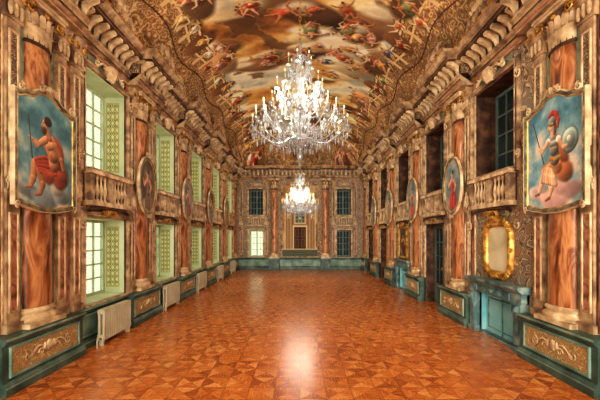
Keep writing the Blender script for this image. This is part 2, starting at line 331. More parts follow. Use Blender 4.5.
# ------------------------------------------------------------ ceiling
def vz(x,y):
    ex=np.abs(x)/HW; ey=np.clip((y-17.3)/3.6,0,1)
    t=np.clip((ex**3+ey**3)**(1/3),0,1); return 6.08+1.95*(1-t**2.8)**0.6
def ceiling():
    H,W=1150,460; R=np.random.default_rng(3); k_=1.28
    ys=np.linspace(YF,YB,H); xs=HW*np.sin(np.linspace(-1,1,W)*math.pi/2*0.85)/math.sin(math.pi/2*0.85)
    X,Y=np.meshgrid(xs,ys); ppm=H/(YB-YF)
    wx=fbm(H,W,20,7,3,5)-0.5; n=fbm(H,W,15,5,5,11); n2=fbm(H,W,26,9,4,77)
    v=n+0.35*wx; v=(v-v.mean())/v.std()*0.2+0.54
    sky=ramp(v,[0.08,0.2,0.33,0.45,0.58,0.75,0.95],['#5a3a24','#955f34','#cb9048','#e6b96e','#f5e0a8','#faf0d2','#b4c0b4'])
    cl=np.clip((n2-0.57)*12,0,1)[...,None]; sky=sky*(1-0.75*cl)+np.where(n2[...,None]>0.62,hx('#644630'),hx('#a88258'))*0.75*cl
    bl=np.clip((fbm(H,W,14,5,3,201)-0.6)*12,0,1)[...,None]; sky=sky*(1-bl*0.6)+hx('#8fa2a0')*bl*0.6
    p=P(H,W); p.a=sky
    def col(x): return np.interp(x,xs,np.arange(W))
    def row(y): return (y-YF)*ppm
    for i in range(34):
        y=R.uniform(6,19.6); x=R.uniform(-2.5,2.5); S=R.uniform(26,40)*k_; cc=R.choice(['#7a563a','#956c48','#573a28','#c49662','#ecd6a4','#f4e6c4'])
        p.blob(col(x),row(y)+4,S*1.1,S*0.55,R.uniform(-.6,.6),cc,0.95,0.25,0.55,int(R.integers(1e6)))
        p.blob(col(x)-S*0.4,row(y)-S*0.2,S*0.6,S*0.35,0,'#faecc8',0.85,0.5,0.3,int(R.integers(1e6)))
        for k in range(int(R.integers(2,5))): figure(p,col(x)+R.uniform(-S,S)*0.8,row(y)+R.uniform(-S,S)*0.5,R.uniform(20,32)*k_,R.uniform(0,6.28),R,shade='#5c3c26')
    cen=p.a
    ax=np.abs(X); ph=((Y-6.95)/3.0+0.5)%1-0.5
    e=np.maximum(ax-2.62-0.08*np.cos(2*math.pi*ph),(Y-19.0)*0.75)
    o=fbm(H,W,110,44,2,31); iso=np.abs(((o*5)%1)-0.5); big=fbm(H,W,30,12,4,400)
    q=ramp(iso,[0,0.1,0.2,0.34,0.5],['#ead09c','#c49a66','#8c603e','#ae8256','#5f402b'])
    q=q*(0.7+0.55*big[...,None])
    for a0,a1,c in ((0.0,0.03,'#4c2e1c'),(0.03,0.09,'#f0d8a0'),(0.09,0.12,'#6e452a'),(0.30,0.33,'#4c2e1c'),(0.33,0.38,'#eacc92'),(0.7,0.73,'#4c301e')):
        q=np.where(((e>=a0)&(e<a1))[...,None],hx(c),q)
    for c in (0.34,0.2): q=np.where(((np.abs(np.abs(ph)-c)<0.02)&(e<0.6))[...,None],hx('#e2c288'),q)
    p.a=np.where((e>0)[...,None],q,cen)
    for yb in BAYS:
        for sx in (-1,1):
            p.blob(col(sx*2.85),row(yb),22*k_,12*k_,0,'#7a5236',1,0.15,0.4,77)
            for o_ in (-1.2,-0.7,0.0,0.7,1.2): figure(p,col(sx*R.uniform(2.6,3.0)),row(yb+o_),R.uniform(18,25)*k_,(math.pi if sx>0 else 0)+R.uniform(-.5,.5),R,skin=R.choice(['#dcb47c','#cfa070','#e8cc98']),shade='#4c301e')
    for yp in PIERS:
        for sx in (-1,1):
            p.blob(col(sx*2.5),row(yp),30*k_,18*k_,1.5,R.choice(['#b89064','#7a583c','#f0d8a4']),0.95,0.25,0.5,int(R.integers(1e6))); 
            for k in range(2): figure(p,col(sx*(2.35+0.25*k)),row(yp)+R.uniform(-12,12),28*k_,(math.pi if sx>0 else 0)+R.uniform(-.6,.6),R,shade='#5c3c26')
    V=np.stack([X.ravel(),Y.ravel(),vz(X,Y).ravel()],1)
    me=colmesh('ceiling',V,gridf(H,W),p.a.reshape(-1,3),M['fresco'],True); obj('ceiling',me)
ceiling()
# ------------------------------------------------------------ entablature
EP=[(0,5.33),(0.07,5.33),(0.07,5.42),(0.1,5.43),(0.1,5.52),(0.15,5.54),(0.15,5.59)]
FR=[(0,5.59),(0.07,5.59),(0.07,5.80),(0,5.80)]
CO=[(0,5.80),(0.14,5.80),(0.17,5.84),(0.2,5.84),(0.2,5.88),(0.38,5.90),(0.38,5.99),(0.42,6.0),(0.48,6.08),(0.48,6.13),(0,6.14)]
def entab(name,side,cent,lo,hi,hw=0.72,off=0.22):
    b=MB(); cs=sorted(cent); seg=[]; cur=lo
    for c in cs:
        if c-hw>cur: seg.append((cur,c-hw,0))
        seg.append((max(lo,c-hw),min(hi,c+hw),off)); cur=c+hw
    if cur<hi: seg.append((cur,hi,0))
    for s0,s1,o in seg:
        b.extr(EP,s0,s1,'tan',o); b.extr(FR,s0,s1,'orn_brown',o); b.extr(CO,s0,s1,'tan',o)
        n=max(1,round((s1-s0)/0.24)); 
        for i in range(n):
            s=s0+(i+0.5)*(s1-s0)/n
            b.extr([(0.1,5.62),(0.13,5.64),(0.15,5.7),(0.2,5.76),(0.35,5.82),(0.35,5.89),(0.1,5.89)],s-0.045,s+0.045,'cream',o)
        n=max(2,round((s1-s0)/0.1))
        for i in range(n):
            s=s0+(i+0.5)*(s1-s0)/n; b.box(s-0.025,s+0.025,0.06+o,0.13+o,5.535,5.59,'brown')
        b.box(s0,s1,0.478+o,0.495+o,6.095,6.12,'gold'); b.box(s0,s1,0.102+o,0.112+o,5.44,5.47,'brown'); b.box(s0,s1,0.382+o,0.394+o,5.905,5.96,'brown'); b.box(s0,s1,0.072+o,0.08+o,5.36,5.4,'rose')  # brown strips put occlusion-like shade into the mouldings
        b.box(s0,s1,0.15+o,0.377+o,5.875,5.899,'brown')  # cornice underside coloured dark to stand in for shade
    for c in cs:
        if lo<c<hi: b.scroll(c,0.66,6.3,1.1,0.42,'tan',0.035); b.ell((c,0.5,6.3),(0.2,0.12,0.24),'rose')
    for i in range(len(cs)-1):
        c=(cs[i]+cs[i+1])/2; b.scroll(c,0.48,6.2,1.0,0.26,'tan',0.03)
        for k in range(9):
            a=math.pi*(k+0.5)/9; b.ell((c+0.24*math.cos(a),0.45,6.2+0.24*math.sin(a)),(0.035,0.05,0.12),'cream',6,4,rot=[[math.sin(a),0,math.cos(a)],[0,1,0],[-math.cos(a),0,math.sin(a)]])
    return put(name,b.mesh(name),side,0)
entab('trim_3','L',[-y for y in PIERS_ALL],-YB,-YF); entab('trim_4','R',PIERS_ALL,YF,YB)
entab('trim_5','B',[-1.5,1.5],-HW,HW,0.35,0.2)
def panels(name,side):
    b=MB()
    for y in PIERS_ALL:
        c=-y if side=='L' else y
        for s0,s1 in ((c-0.35,c-0.02),(c+0.02,c+0.35)):
            b.box(s0,s1,0.0,0.012,0.74,5.32,'greyg')
        for o in (-0.68,0.68):
            if y+o<YB-0.1 and not (side=='R' and 5.7<y+o<7.7):
                b.box(c+o-0.07,c+o+0.07,0.0,0.015,0.74,5.32,'rose' )
                b.box(c+o-0.09,c+o-0.07,0.0,0.03,0.74,5.32,'cream'); b.box(c+o+0.07,c+o+0.085,0.0,0.03,0.74,5.32,'brown')
    for y in BAYS:
        c=-y if side=='L' else y
        b.box(c-0.62,c-0.14,0,0.02,5.12,5.30,'greyg'); b.box(c+0.14,c+0.62,0,0.02,5.12,5.30,'greyg')
    return put(name,b.mesh(name),side,0)
panels('trim_6','L'); panels('trim_7','R')
# ------------------------------------------------------------ dado
def dado(name,side,cent,lo,hi,skip=(),hw=0.8,off=0.14):
    b=MB(); cs=sorted(cent); cur=lo; seg=[]
    for c in cs:
        if c-hw>cur: seg.append((cur,c-hw,0))
        seg.append((max(lo,c-hw),min(hi,c+hw),off)); cur=c+hw
    if cur<hi: seg.append((cur,hi,0))
    out=[]
    for s0,s1,o in seg:
        parts=[(s0,s1)]
        for k0,k1 in skip:
            np_=[]
            for a,c in parts:
                if k1<=a or k0>=c: np_.append((a,c))
                else:
                    if k0>a: np_.append((a,k0))
                    if k1<c: np_.append((k1,c))
            parts=np_
        out+=[(a,c,o) for a,c in parts if c-a>0.05]
    for s0,s1,o in out:
        b.extr([(0,0),(0.1,0),(0.1,0.13),(0.07,0.17),(0.05,0.17),(0.05,0.62),(0.08,0.64),(0.11,0.68),(0.11,0.72),(0,0.73)],s0,s1,'green',o)
        b.box(s0,s1,0.104+o,0.115+o,0.69,0.72,'green_l'); b.box(s0,s1,0.101+o,0.108+o,0.1,0.12,'green_l')
        if s1-s0>0.5:
            b.rect(s0+0.14,s1-0.14,0.24,0.56,[(0.04,0.05+o),(0.03,0.075+o),(0.01,0.075+o),(0,0.055+o)],'green_l')
            b.box(s0+0.14,s1-0.14,0.03+o,0.056+o,0.24,0.56,'orn_gold' if o>0 else 'green_l')
            if o>0: b.scroll((s0+s1)/2,0.065+o,0.4,(s1-s0)*0.7,0.2,'cream',0.012)
    return put(name,b.mesh(name),side,0)
dado('baseboard_left','L',[-y for y in PIERS_ALL],-YB,-YF)
dado('baseboard_right','R',PIERS_ALL,YF,YB,skip=[(5.82,7.72),(9.2,10.7),(12.1,13.8),(15.2,16.7),(18.2,19.7)])
dado('baseboard_back','B',[],-HW,HW)
# ------------------------------------------------------------ columns / pilasters
def column_mesh(name,r=0.25,ysc=0.55,full=False,z0=0.73):
    b=MB(); n=20; a0,a1=(0,2*math.pi) if full else (0,math.pi)
    kw=dict(ysc=1 if full else ysc,a0=a0,a1=a1)
    def bx(h,za,zb,m):
        b.box(-h,h,(-h if full else 0),h*kw['ysc'],za,zb,m)
    bx(r*1.35,z0,z0+0.07,'cream')
    b.lathe(0,0,[(r*1.3,z0+0.07),(r*1.35,z0+0.1),(r*1.3,z0+0.14),(r*1.12,z0+0.16),(r*1.1,z0+0.18),(r*1.2,z0+0.2),(r*1.2,z0+0.23),(r*1.03,z0+0.26)],'cream',n,**kw)
    zs=np.linspace(z0+0.26,4.72,14); b.lathe(0,0,[(r*(1-0.14*((z-z0)/4)**1.6),z) for z in zs],'marble',n,**kw)
    rt=r*0.86; b.lathe(0,0,[(rt*1.1,4.70),(rt*1.14,4.73),(rt*1.02,4.76),(rt*0.98,4.9),(rt*1.05,5.05),(rt*1.35,5.22),(rt*1.4,5.24)],'brown',n,**kw)
    for row,(zb,h,k) in enumerate(((4.76,0.22,9),(4.9,0.26,8))):
        for i in range(k):
            a=(i+0.5*(row%2==0))*math.pi/ (k-1) if not full else i*2*math.pi/k+row*0.35
            if not full and not(0<=a<=math.pi): continue
            t=np.linspace(0,1,6); rr=rt*(1.02+0.1*t+0.3*t**4)+row*0.02; zz=zb+h*np.sin(t*math.pi*0.58)
            wd=0.06*np.sin(math.pi*(0.2+0.75*t)); A=[]
            for j in range(6):
                A.append([((rr[j]+(0.015 if q==0 else 0))*math.cos(a)-q*wd[j]*math.sin(a),((rr[j]+(0.015 if q==0 else 0))*math.sin(a)+q*wd[j]*math.cos(a))*kw['ysc'],zz[j]) for q in (-1,0,1)])
            b.grid(A,'cream',True)
    for sx in (-1,1):
        for sd in ((1,) if not full else (1,-1)):
            b.volute(sx*rt*1.3,sd*rt*1.25*kw['ysc'],5.17,0.085,'gold',1.5,sx,math.pi/2,0.02)
    b.ell((0,rt*1.3*kw['ysc'],5.2),(0.05,0.03,0.05),'gold')
    bx(rt*1.55,5.24,5.28,'cream'); bx(rt*1.7,5.28,5.329,'cream')
    return b.mesh(name)
CM=column_mesh('column_half',0.27)
for side in 'LR':
    for y in PIERS_ALL: put('column',CM,side,y)
b=MB()
w=0.11
b.box(-w*1.25,w*1.25,0,0.09,0.731,0.85,'tan'); b.box(-w,w,0,0.06,0.85,4.85,'tan'); b.rect(-w*0.6,w*0.6,1.0,2.3,[(0.015,0.06),(0.01,0.075),(-0.01,0.075),(-0.015,0.06)],'cream'); b.rect(-w*0.6,w*0.6,3.2,4.7,[(0.015,0.06),(0.01,0.075),(-0.01,0.075),(-0.015,0.06)],'cream')
b.scroll(0,0.075,2.75,0.3,0.5,'cream',0.018); b.box(-w*0.5,w*0.5,0.055,0.064,1.02,2.28,'rose'); b.box(-w*0.5,w*0.5,0.055,0.064,3.22,4.68,'orn_brown')
b.extr([(0,4.85),(0.08,4.85),(0.08,4.92),(0.07,5.0),(0.12,5.2),(0.15,5.28),(0.15,5.328),(0,5.328)],-w*1.3,w*1.3,'tan')
for sx in (-1,1): b.volute(sx*w,0.14,5.18,0.07,'gold',1.4,sx,math.pi/2,0.016)
for k in (-1,0,1): b.ell((k*w*0.8,0.1,4.98),(0.035,0.03,0.1),'cream')
PM=b.mesh('pilaster')
for side in 'LR':
    for y in PIERS_ALL:
        for o in (-0.47,0.47):
            if y+o<YB-0.15: put('pilaster',PM,side,y+o)
put('pilaster',PM,'L',5.94)
# ------------------------------------------------------------ window surrounds, balustrade
def surround(lower=True,door=False):
    b=MB(); pr=[(0,0),(0.0,0.06),(0.03,0.085),(0.055,0.05),(0.09,0.07),(0.11,0.03),(0.11,0)]
    b.rect(-OW,OW,UP[0]+0.001,UP[1],pr,'tan'); b.rect(-OW+0.0,OW-0.0,UP[0]+0.001,UP[1],[(0.045,0.07),(0.05,0.072),(0.06,0.058)],'brown')  # brown line paints shade into the moulding groove
    if lower:
        if door:
            for sx in(-1,1): b.box(min(sx*OW,sx*(OW+0.11)),max(sx*OW,sx*(OW+0.11)),0,0.06,0,LO[1],'tan')
            b.box(-OW-0.11,OW+0.11,0,0.07,LO[1],LO[1]+0.1,'tan')
        else: b.rect(-OW,OW,LO[0],LO[1],pr,'tan')
    t=np.linspace(0,math.pi,13); Pp=np.stack([0.7*np.cos(t),np.full(13,0.09),2.45+0.09*np.sin(t)],1); b.tube(Pp,0.03,'brown',6)
    b.scroll(0,0.08,2.44,0.7,0.14,'gold',0.014)
    b.extr([(0,5.06),(0.1,5.06),(0.14,5.14),(0.18,5.25),(0.18,5.32),(0,5.32)],-0.1,0.1,'cream')
    b.scroll(0,0.09,5.22,1.3,0.2,'cream',0.024)
    for sx in (-1,1):
        b.volute(sx*(OW+0.12),0.07,4.85,0.1,'cream',1.5,sx,math.pi/2,0.022); b.volute(sx*(OW+0.12),0.07,3.45,0.08,'cream',1.5,sx,-math.pi/2,0.02)
        b.volute(sx*(OW+0.1),0.07,2.2,0.09,'cream',1.5,sx,math.pi/2,0.022)
    return b.mesh('window_surround')
S1=surround(); S2=surround(False); S3=surround(True,True)
b=MB()
b.box(-0.74,0.74,0,0.15,2.56,2.64,'cream'); b.box(-0.76,0.76,0,0.17,3.13,3.2,'cream'); b.box(-0.74,0.74,0.0,0.02,2.64,3.13,'brown'); b.box(-0.78,0.78,0,0.18,3.2,3.225,'tan')
for sx in (-1,0,1): b.box(sx*0.67-0.06,sx*0.67+0.06,0.02,0.13,2.64,3.13,'tan')
for k in range(10):
    s=-0.567+k*0.126
    if abs(s)<0.07: continue
    b.lathe(s,0.075,[(0.035,2.64),(0.035,2.67),(0.018,2.7),(0.025,2.75),(0.045,2.82),(0.04,2.88),(0.018,2.98),(0.016,3.04),(0.03,3.07),(0.035,3.13)],'cream',8)
BM=b.mesh('balustrade')
for i,y in enumerate(BAYS):
    put('window_surround',S1,'L',y)
    put('window_surround',{0:S2,1:S3,2:S2,3:S3,4:S3}[i],'R',y)
    put('balustrade',BM,'L',y,d=0.002); put('balustrade',BM,'R',y,d=0.002)
# ------------------------------------------------------------ windows
wn=0
def lattice_img():
    H,W=90,26; y,x=np.mgrid[0:H,0:W]; p=np.ones((H,W,3))*hx('#d6d9ac')
    u=(x-W/2+0.5)/W; v=y/W
    d=np.abs(((u*1.0+v*1.0)*3)%1-0.5); e=np.abs(((v-u)*3)%1-0.5)
    k=(d<0.11)|(e<0.11); p[k]=hx('#938848'); r=((u*3)%1-0.5)**2+((v*3)%1-0.5)**2; p[(r<0.045)]=hx('#6e7c4a')
    p[(x<3)|(x>W-4)|(y<3)|(y>H-4)]=hx('#b8ae78'); p[(x<1)|(x>W-2)]=hx('#807a50'); return p
LI=lattice_img()
def win_mesh(z0,z1,hw,sash,rev,glass,cols=2,rows=4,back=False):
    b=MB(); t=0.02; D=-0.5
    b.box(-hw,-hw+t,D,-0.005,z0,z1,rev); b.box(hw-t,hw,D,-0.005,z0,z1,rev); b.box(-hw+t,hw-t,D,-0.005,z0,z0+t,rev); b.box(-hw+t,hw-t,D,-0.005,z1-t,z1,rev)
    f=0.055; y0,y1=D,-0.44; a=hw-t
    b.box(-a,-a+f,y0,y1,z0+t,z1-t,sash); b.box(a-f,a,y0,y1,z0+t,z1-t,sash); b.box(-a+f,a-f,y0,y1,z0+t,z0+t+f,sash); b.box(-a+f,a-f,y0,y1,z1-t-f,z1-t,sash)
    b.box(-0.035,0.035,y0,y1+0.01,z0+t+f,z1-t-f,sash)
    za,zb=z0+t+f,z1-t-f
    for sx in (-1,1):
        for k in range(1,cols): 
            x=sx*(0.035+(a-f-0.035)*k/cols); b.box(x-0.014,x+0.014,y0+0.01,y1-0.01,za,zb,sash)
    for k in range(1,rows):
        z=za+(zb-za)*k/rows; b.box(-a+f,-0.035,y0+0.01,y1-0.012,z-0.014,z+0.014,sash); b.box(0.035,a-f,y0+0.01,y1-0.012,z-0.014,z+0.014,sash)
    b.add([(-a+f,-0.47,za),(a-f,-0.47,za),(a-f,-0.47,zb),(-a+f,-0.47,zb)],[(0,1,2,3)],glass)
    if back: b.box(-hw,hw,-0.545,-0.53,z0,z1,'dark')  # dark sheet added behind the panes to stand for unlit depth
    return b.mesh('window')
def jamb(z0,z1,hw):
    a=canvas('jamb_panel_a',LI,lambda u,v:(np.full_like(u,hw-0.0225),-0.4+0.28*u,z1-0.14-(z1-z0-0.28)*v),'fresco')
    c=canvas('jamb_panel_b',LI,lambda u,v:(np.full_like(u,-hw+0.0225),-0.4+0.28*u,z1-0.14-(z1-z0-0.28)*v),'fresco'); return a,c
WU=win_mesh(*UP,OW,'winw','reveal','glass',2,5); WL=win_mesh(*LO,OW,'winw','reveal','glass',2,5)
JU=jamb(*UP,OW); JL=jamb(*LO,OW)
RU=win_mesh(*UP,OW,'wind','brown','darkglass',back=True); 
def door_mesh(kind):
    b=MB(); z1=LO[1]; t=0.03; dp=-0.3; rv='brown'
    b.box(-OW,-OW+t,dp,-0.005,0,z1,rv); b.box(OW-t,OW,dp,-0.005,0,z1,rv); b.box(-OW+t,OW-t,dp,-0.005,z1-t,z1,rv)
    m='wind' if kind=='glass' else 'wood'
    for sx in (-1,1):
        x0,x1=(0.01,OW-t) if sx>0 else (-OW+t,-0.01)
        b.box(x0,x1,dp,dp+0.05,0.005,0.6,m); b.box(x0,x0+0.1,dp,dp+0.05,0.6,z1-t,m); b.box(x1-0.1,x1,dp,dp+0.05,0.6,z1-t,m); b.box(x0+0.1,x1-0.1,dp,dp+0.05,z1-t-0.1,z1-t,m)
        b.box(x0+0.1,x1-0.1,dp+0.01,dp+0.03,0.6,z1-t-0.1,'darkglass' if kind=='glass' else 'wood')
        b.rect(x0+0.12,x1-0.12,0.12,0.5,[(0.02,dp+0.05),(0.01,dp+0.065),(-0.01,dp+0.065),(-0.02,dp+0.05)],m)
        if kind=='glass':
            xm=(x0+x1)/2; b.box(xm-0.012,xm+0.012,dp+0.015,dp+0.045,0.6,z1-t-0.1,m)
            for k in range(1,4):
                z=0.6+(z1-0.73)*k/4; b.box(x0+0.1,x1-0.1,dp+0.015,dp+0.045,z-0.012,z+0.012,m)
        else:
            for za,zb in ((0.7,1.35),(1.45,2.15)): b.rect(x0+0.14,x1-0.14,za,zb,[(0.02,dp+0.03),(0.01,dp+0.05),(-0.01,dp+0.05),(-0.02,dp+0.03)],'gold')
    b.ell((0.06,dp+0.09,1.05),(0.02,0.03,0.05),'gold')
    return b.mesh('door')
for i,y in enumerate(BAYS):
    for me,J in ((WL,JL),(WU,JU)):
        wn+=1; o=put('window_%d'%wn,me,'L',y)
        for k,j in enumerate(J): obj('jamb_panel_%d'%(k+1),j,parent=o)
for i,y in enumerate(BAYS):
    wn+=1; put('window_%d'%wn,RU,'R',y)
DG=door_mesh('glass'); DW=door_mesh('wood')
put('door_1',DG,'R',BAYS[1]); put('door_2',DW,'R',BAYS[3]); put('door_3',DG,'R',BAYS[4])
for x in (-BW,BW):
    br=x<0
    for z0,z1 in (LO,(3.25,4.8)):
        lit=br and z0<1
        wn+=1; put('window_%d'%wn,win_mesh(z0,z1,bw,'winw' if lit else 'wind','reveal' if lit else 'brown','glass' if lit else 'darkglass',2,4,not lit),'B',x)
# ------------------------------------------------------------ radiators
b=MB()
for k in range(13):
    s=-0.48+k*0.08
    for d in (0.2,0.28): b.tube([(s,d,0.1),(s,d,0.14),(s,d,0.62),(s,d,0.66)],[0.02,0.028,0.028,0.02],'radi',8)
    b.box(s-0.03,s+0.03,0.18,0.3,0.14,0.2,'radi'); b.box(s-0.03,s+0.03,0.18,0.3,0.58,0.66,'radi')
b.tube([(-0.52,0.24,0.17),(0.52,0.24,0.17)],0.022,'radi',8); b.tube([(-0.52,0.24,0.62),(0.52,0.24,0.62)],0.022,'radi',8)
for s in (-0.48,0.48): b.box(s-0.02,s+0.02,0.2,0.28,0.0,0.12,'radi')
b.tube([(0.5,0.24,0.17),(0.6,0.24,0.17),(0.62,0.24,0.1),(0.62,0.24,0.0)],0.015,'radi',8)
RM=b.mesh('radiator')
for i,y in enumerate(BAYS): put('radiator',RM,'L',y-0.1)
# ------------------------------------------------------------ fireplace
def fireplace(hw,dd,i0,i1):
    b=MB(); o=hw-0.25
    a0,a1=max(-o,i0),min(o,i1)
    b.box(-hw,a0,0.0,0.04,0,1.0,'teal'); b.box(a1,hw,0.0,0.04,0,1.0,'teal')
    D=-0.1
    b.box(a0,a1,D-0.02,D,0,0.82,'tealin'); b.box(a0-0.02,a0,D,0,0,0.82,'tealin'); b.box(a1,a1+0.02,D,0,0,0.82,'tealin'); b.box(a0,a1,D,0,0.82,0.838,'teal'); b.box(a0,a1,D,0.03,0.002,0.03,'teal')
    b.rect(a0+0.1,a1-0.1,0.12,0.72,[(0.015,D),(0.0,D+0.02),(-0.015,D)],'teal'); b.box((a0+a1)/2-0.012,(a0+a1)/2+0.012,D,D+0.02,0.03,0.82,'teal')
    for sx in (-1,1):
        c=sx*(hw-0.13); b.box(c-0.13,c+0.13,0.04,0.24*dd,0,0.1,'teal'); b.box(c-0.1,c+0.1,0.04,0.2*dd,0.1,0.84,'teal')
        b.extr([(0.2*dd,0.1),(0.23*dd,0.14),(0.22*dd,0.3),(0.21*dd,0.5),(0.25*dd,0.66),(0.28*dd,0.76),(0.27*dd,0.8),(0.2*dd,0.8)],c-0.06,c+0.06,'teal')
        b.volute(c,0.285*dd,0.71,0.055,'teal',1.5,sx,0,0.016); b.rect(c-0.08,c+0.08,0.16,0.6,[(0.01,0.2*dd),(0.0,0.215*dd),(-0.01,0.2*dd)],'teal')
    b.box(-hw,hw,0.0,0.2*dd,0.84,1.02,'teal')
    b.rect(-hw+0.33,hw-0.33,0.87,0.98,[(0.01,0.2*dd),(0.0,0.225*dd),(-0.01,0.2*dd)],'teal'); b.scroll(0,0.22*dd,0.92,0.8,0.12,'teal',0.016)
    b.extr([(0,1.02),(0.23*dd,1.02),(0.26*dd,1.05),(0.31*dd,1.07),(0.34*dd,1.1),(0.34*dd,1.14),(0,1.14)],-hw-0.05,hw+0.05,'teal')
    b.frame([(a0,0.03),(a1,0.03),(a1,0.83),(a0,0.83)],[(0.0,0.0),(0.0,0.05),(0.03,0.06),(0.05,0.04)],'teal')
    return b.mesh('fireplace')
put('fireplace',fireplace(0.9,0.7,-0.57,0.65),'R',6.77); put('fireplace',fireplace(0.8,0.5,-0.55,0.55),'R',12.95)
def mirror():
    b=MB(); t=np.linspace(0,2*math.pi,48,endpoint=False)
    sx=0.36*np.sign(np.cos(t))*np.abs(np.cos(t))**0.55; sz=0.46*np.sign(np.sin(t))*np.abs(np.sin(t))**0.5*(1+0.08*np.cos(2*t))
    path=np.stack([sx,sz],1)
    b.frame(path,[(0,0.02),(0.0,0.05),(0.03,0.09),(0.06,0.1),(0.09,0.07),(0.1,0.0)],'gold',True)
    b.add([(x,0.03,z) for x,z in path],[list(range(48))],'mirror')
    for k in range(22):
        a=2*math.pi*k/22; i=int(k*48/22)%48; x,z=path[i]; l=math.hypot(x,z)+1e-6; x+=x/l*0.09;z+=z/l*0.09
        b.ell((x,0.07,z),(0.035,0.03,0.06),'gold',6,4,rot=[[math.sin(a),0,math.cos(a)],[0,1,0],[-math.cos(a),0,math.sin(a)]])
        b.volute(x*1.02,0.07,z*1.02,0.055,'gold',1.2,1 if x>0 else -1,a,0.014)
    b.scroll(0,0.08,0.56,0.7,0.18,'gold',0.026); b.scroll(0,0.08,-0.5,0.6,-0.12,'gold',0.022)
    return b.mesh('gilded_mirror')
put('gilded_mirror',mirror(),'R',6.74,z=1.75,d=0.002)
# ------------------------------------------------------------ paintings
def minerva():
    H,W=220,160; p=P(H,W); p.a=ramp(fbm(H,W,5,4,4,3)+np.linspace(-.1,.14,H)[:,None],[0.25,0.45,0.6,0.75],['#46788c','#6a98a8','#98b4b6','#d8cab8']); R=np.random.default_rng(2)
    for x,y,r in ((30,188,32),(80,204,44),(125,190,36),(95,178,28),(45,176,22)): p.blob(x,y,r,r*0.6,0.1,R.choice(['#c49a92','#b8a4a4','#d8bcae']),0.95,0.35,0.35,int(x))
    p.blob(104,112,20,42,-0.35,'#8f5230',1,0.3,0.6,31); p.blob(112,150,26,22,0.3,'#a4623a',1,0.3,0.6,33)
    p.limb(20,24,62,150,1.2,1.2,'#3f2d1e')
    p.blob(126,88,23,29,0.2,'#5f6d6a',1,0.08,0.5); p.blob(126,88,20,25,0.2,'#9aa8a0',1,0.1,0.6); p.blob(126,88,14,18,0.2,'#7f8f8a',1,0.1,0.6); p.blob(124,85,6,7,0,'#ded8b4',1,0.2,0.4)
    p.poly([(52,150),(44,172),(38,188)],[8,6.5,3.5],'#dcae86'); p.limb(38,188,27,192,3.5,2.5,'#8a5a3a'); p.poly([(70,156),(76,180),(70,198)],[9,7,3.5],'#dcae86'); p.limb(70,198,59,202,3.5,2.5,'#8a5a3a')
    p.robe([(94,120,92,142),(70,126,76,152),(48,134,54,158)],'#c89068',R,8)
    p.robe([(56,136,84,146),(52,148,84,160),(50,160,88,172)],'#dcae88',R,7); p.blob(92,138,16,17,0.4,'#b8784e',1,0.3,0.6,23)
    p.poly([(86,122),(83,104),(80,86)],[14,13,15],'#7d7f7c',sh=0.65); p.limb(72,92,90,90,5,5,'#a9a698',sh=0.6); p.limb(76,102,90,101,1.5,1.5,'#c9a050',sh=0.3); p.poly([(72,120),(86,124),(100,120)],[4,4,4],'#b08038')
    p.blob(67,86,9,8,0.3,'#e4d8cc',1,0.2,0.6,3); p.blob(97,86,9,8,-0.3,'#e4d8cc',1,0.2,0.6,4)
    p.poly([(64,88),(50,98),(40,88)],[6,5,3.5],'#dfae86'); p.poly([(99,90),(110,102),(118,98)],[6,5,3.5],'#d8a47c')
    p.limb(80,78,78,66,5,5,'#d8a880'); p.blob(75,57,8.5,10.5,-0.1,'#e4b892',1,0.15,0.3); p.limb(68,57,65.5,60,1.8,1.2,'#dca880'); p.limb(70,55,72,55,0.9,0.9,'#33201a'); p.limb(68,64,71,64,0.8,0.8,'#a04a3a')
    p.poly([(84,50),(88,62),(86,74)],[4,4,3],'#6a4020')
    p.blob(78,48,12.5,10,-0.35,'#77766c',1,0.12,0.9); p.limb(66,51,80,53,2,2.5,'#b89048',sh=0.6); p.limb(66,50,60,54,2,1,'#8a8476')
    p.poly([(68,36),(78,31),(90,36),(96,48),(95,62)],[3.5,5,6,5,2.5],'#a2382a',sh=0.5)
    return p.a
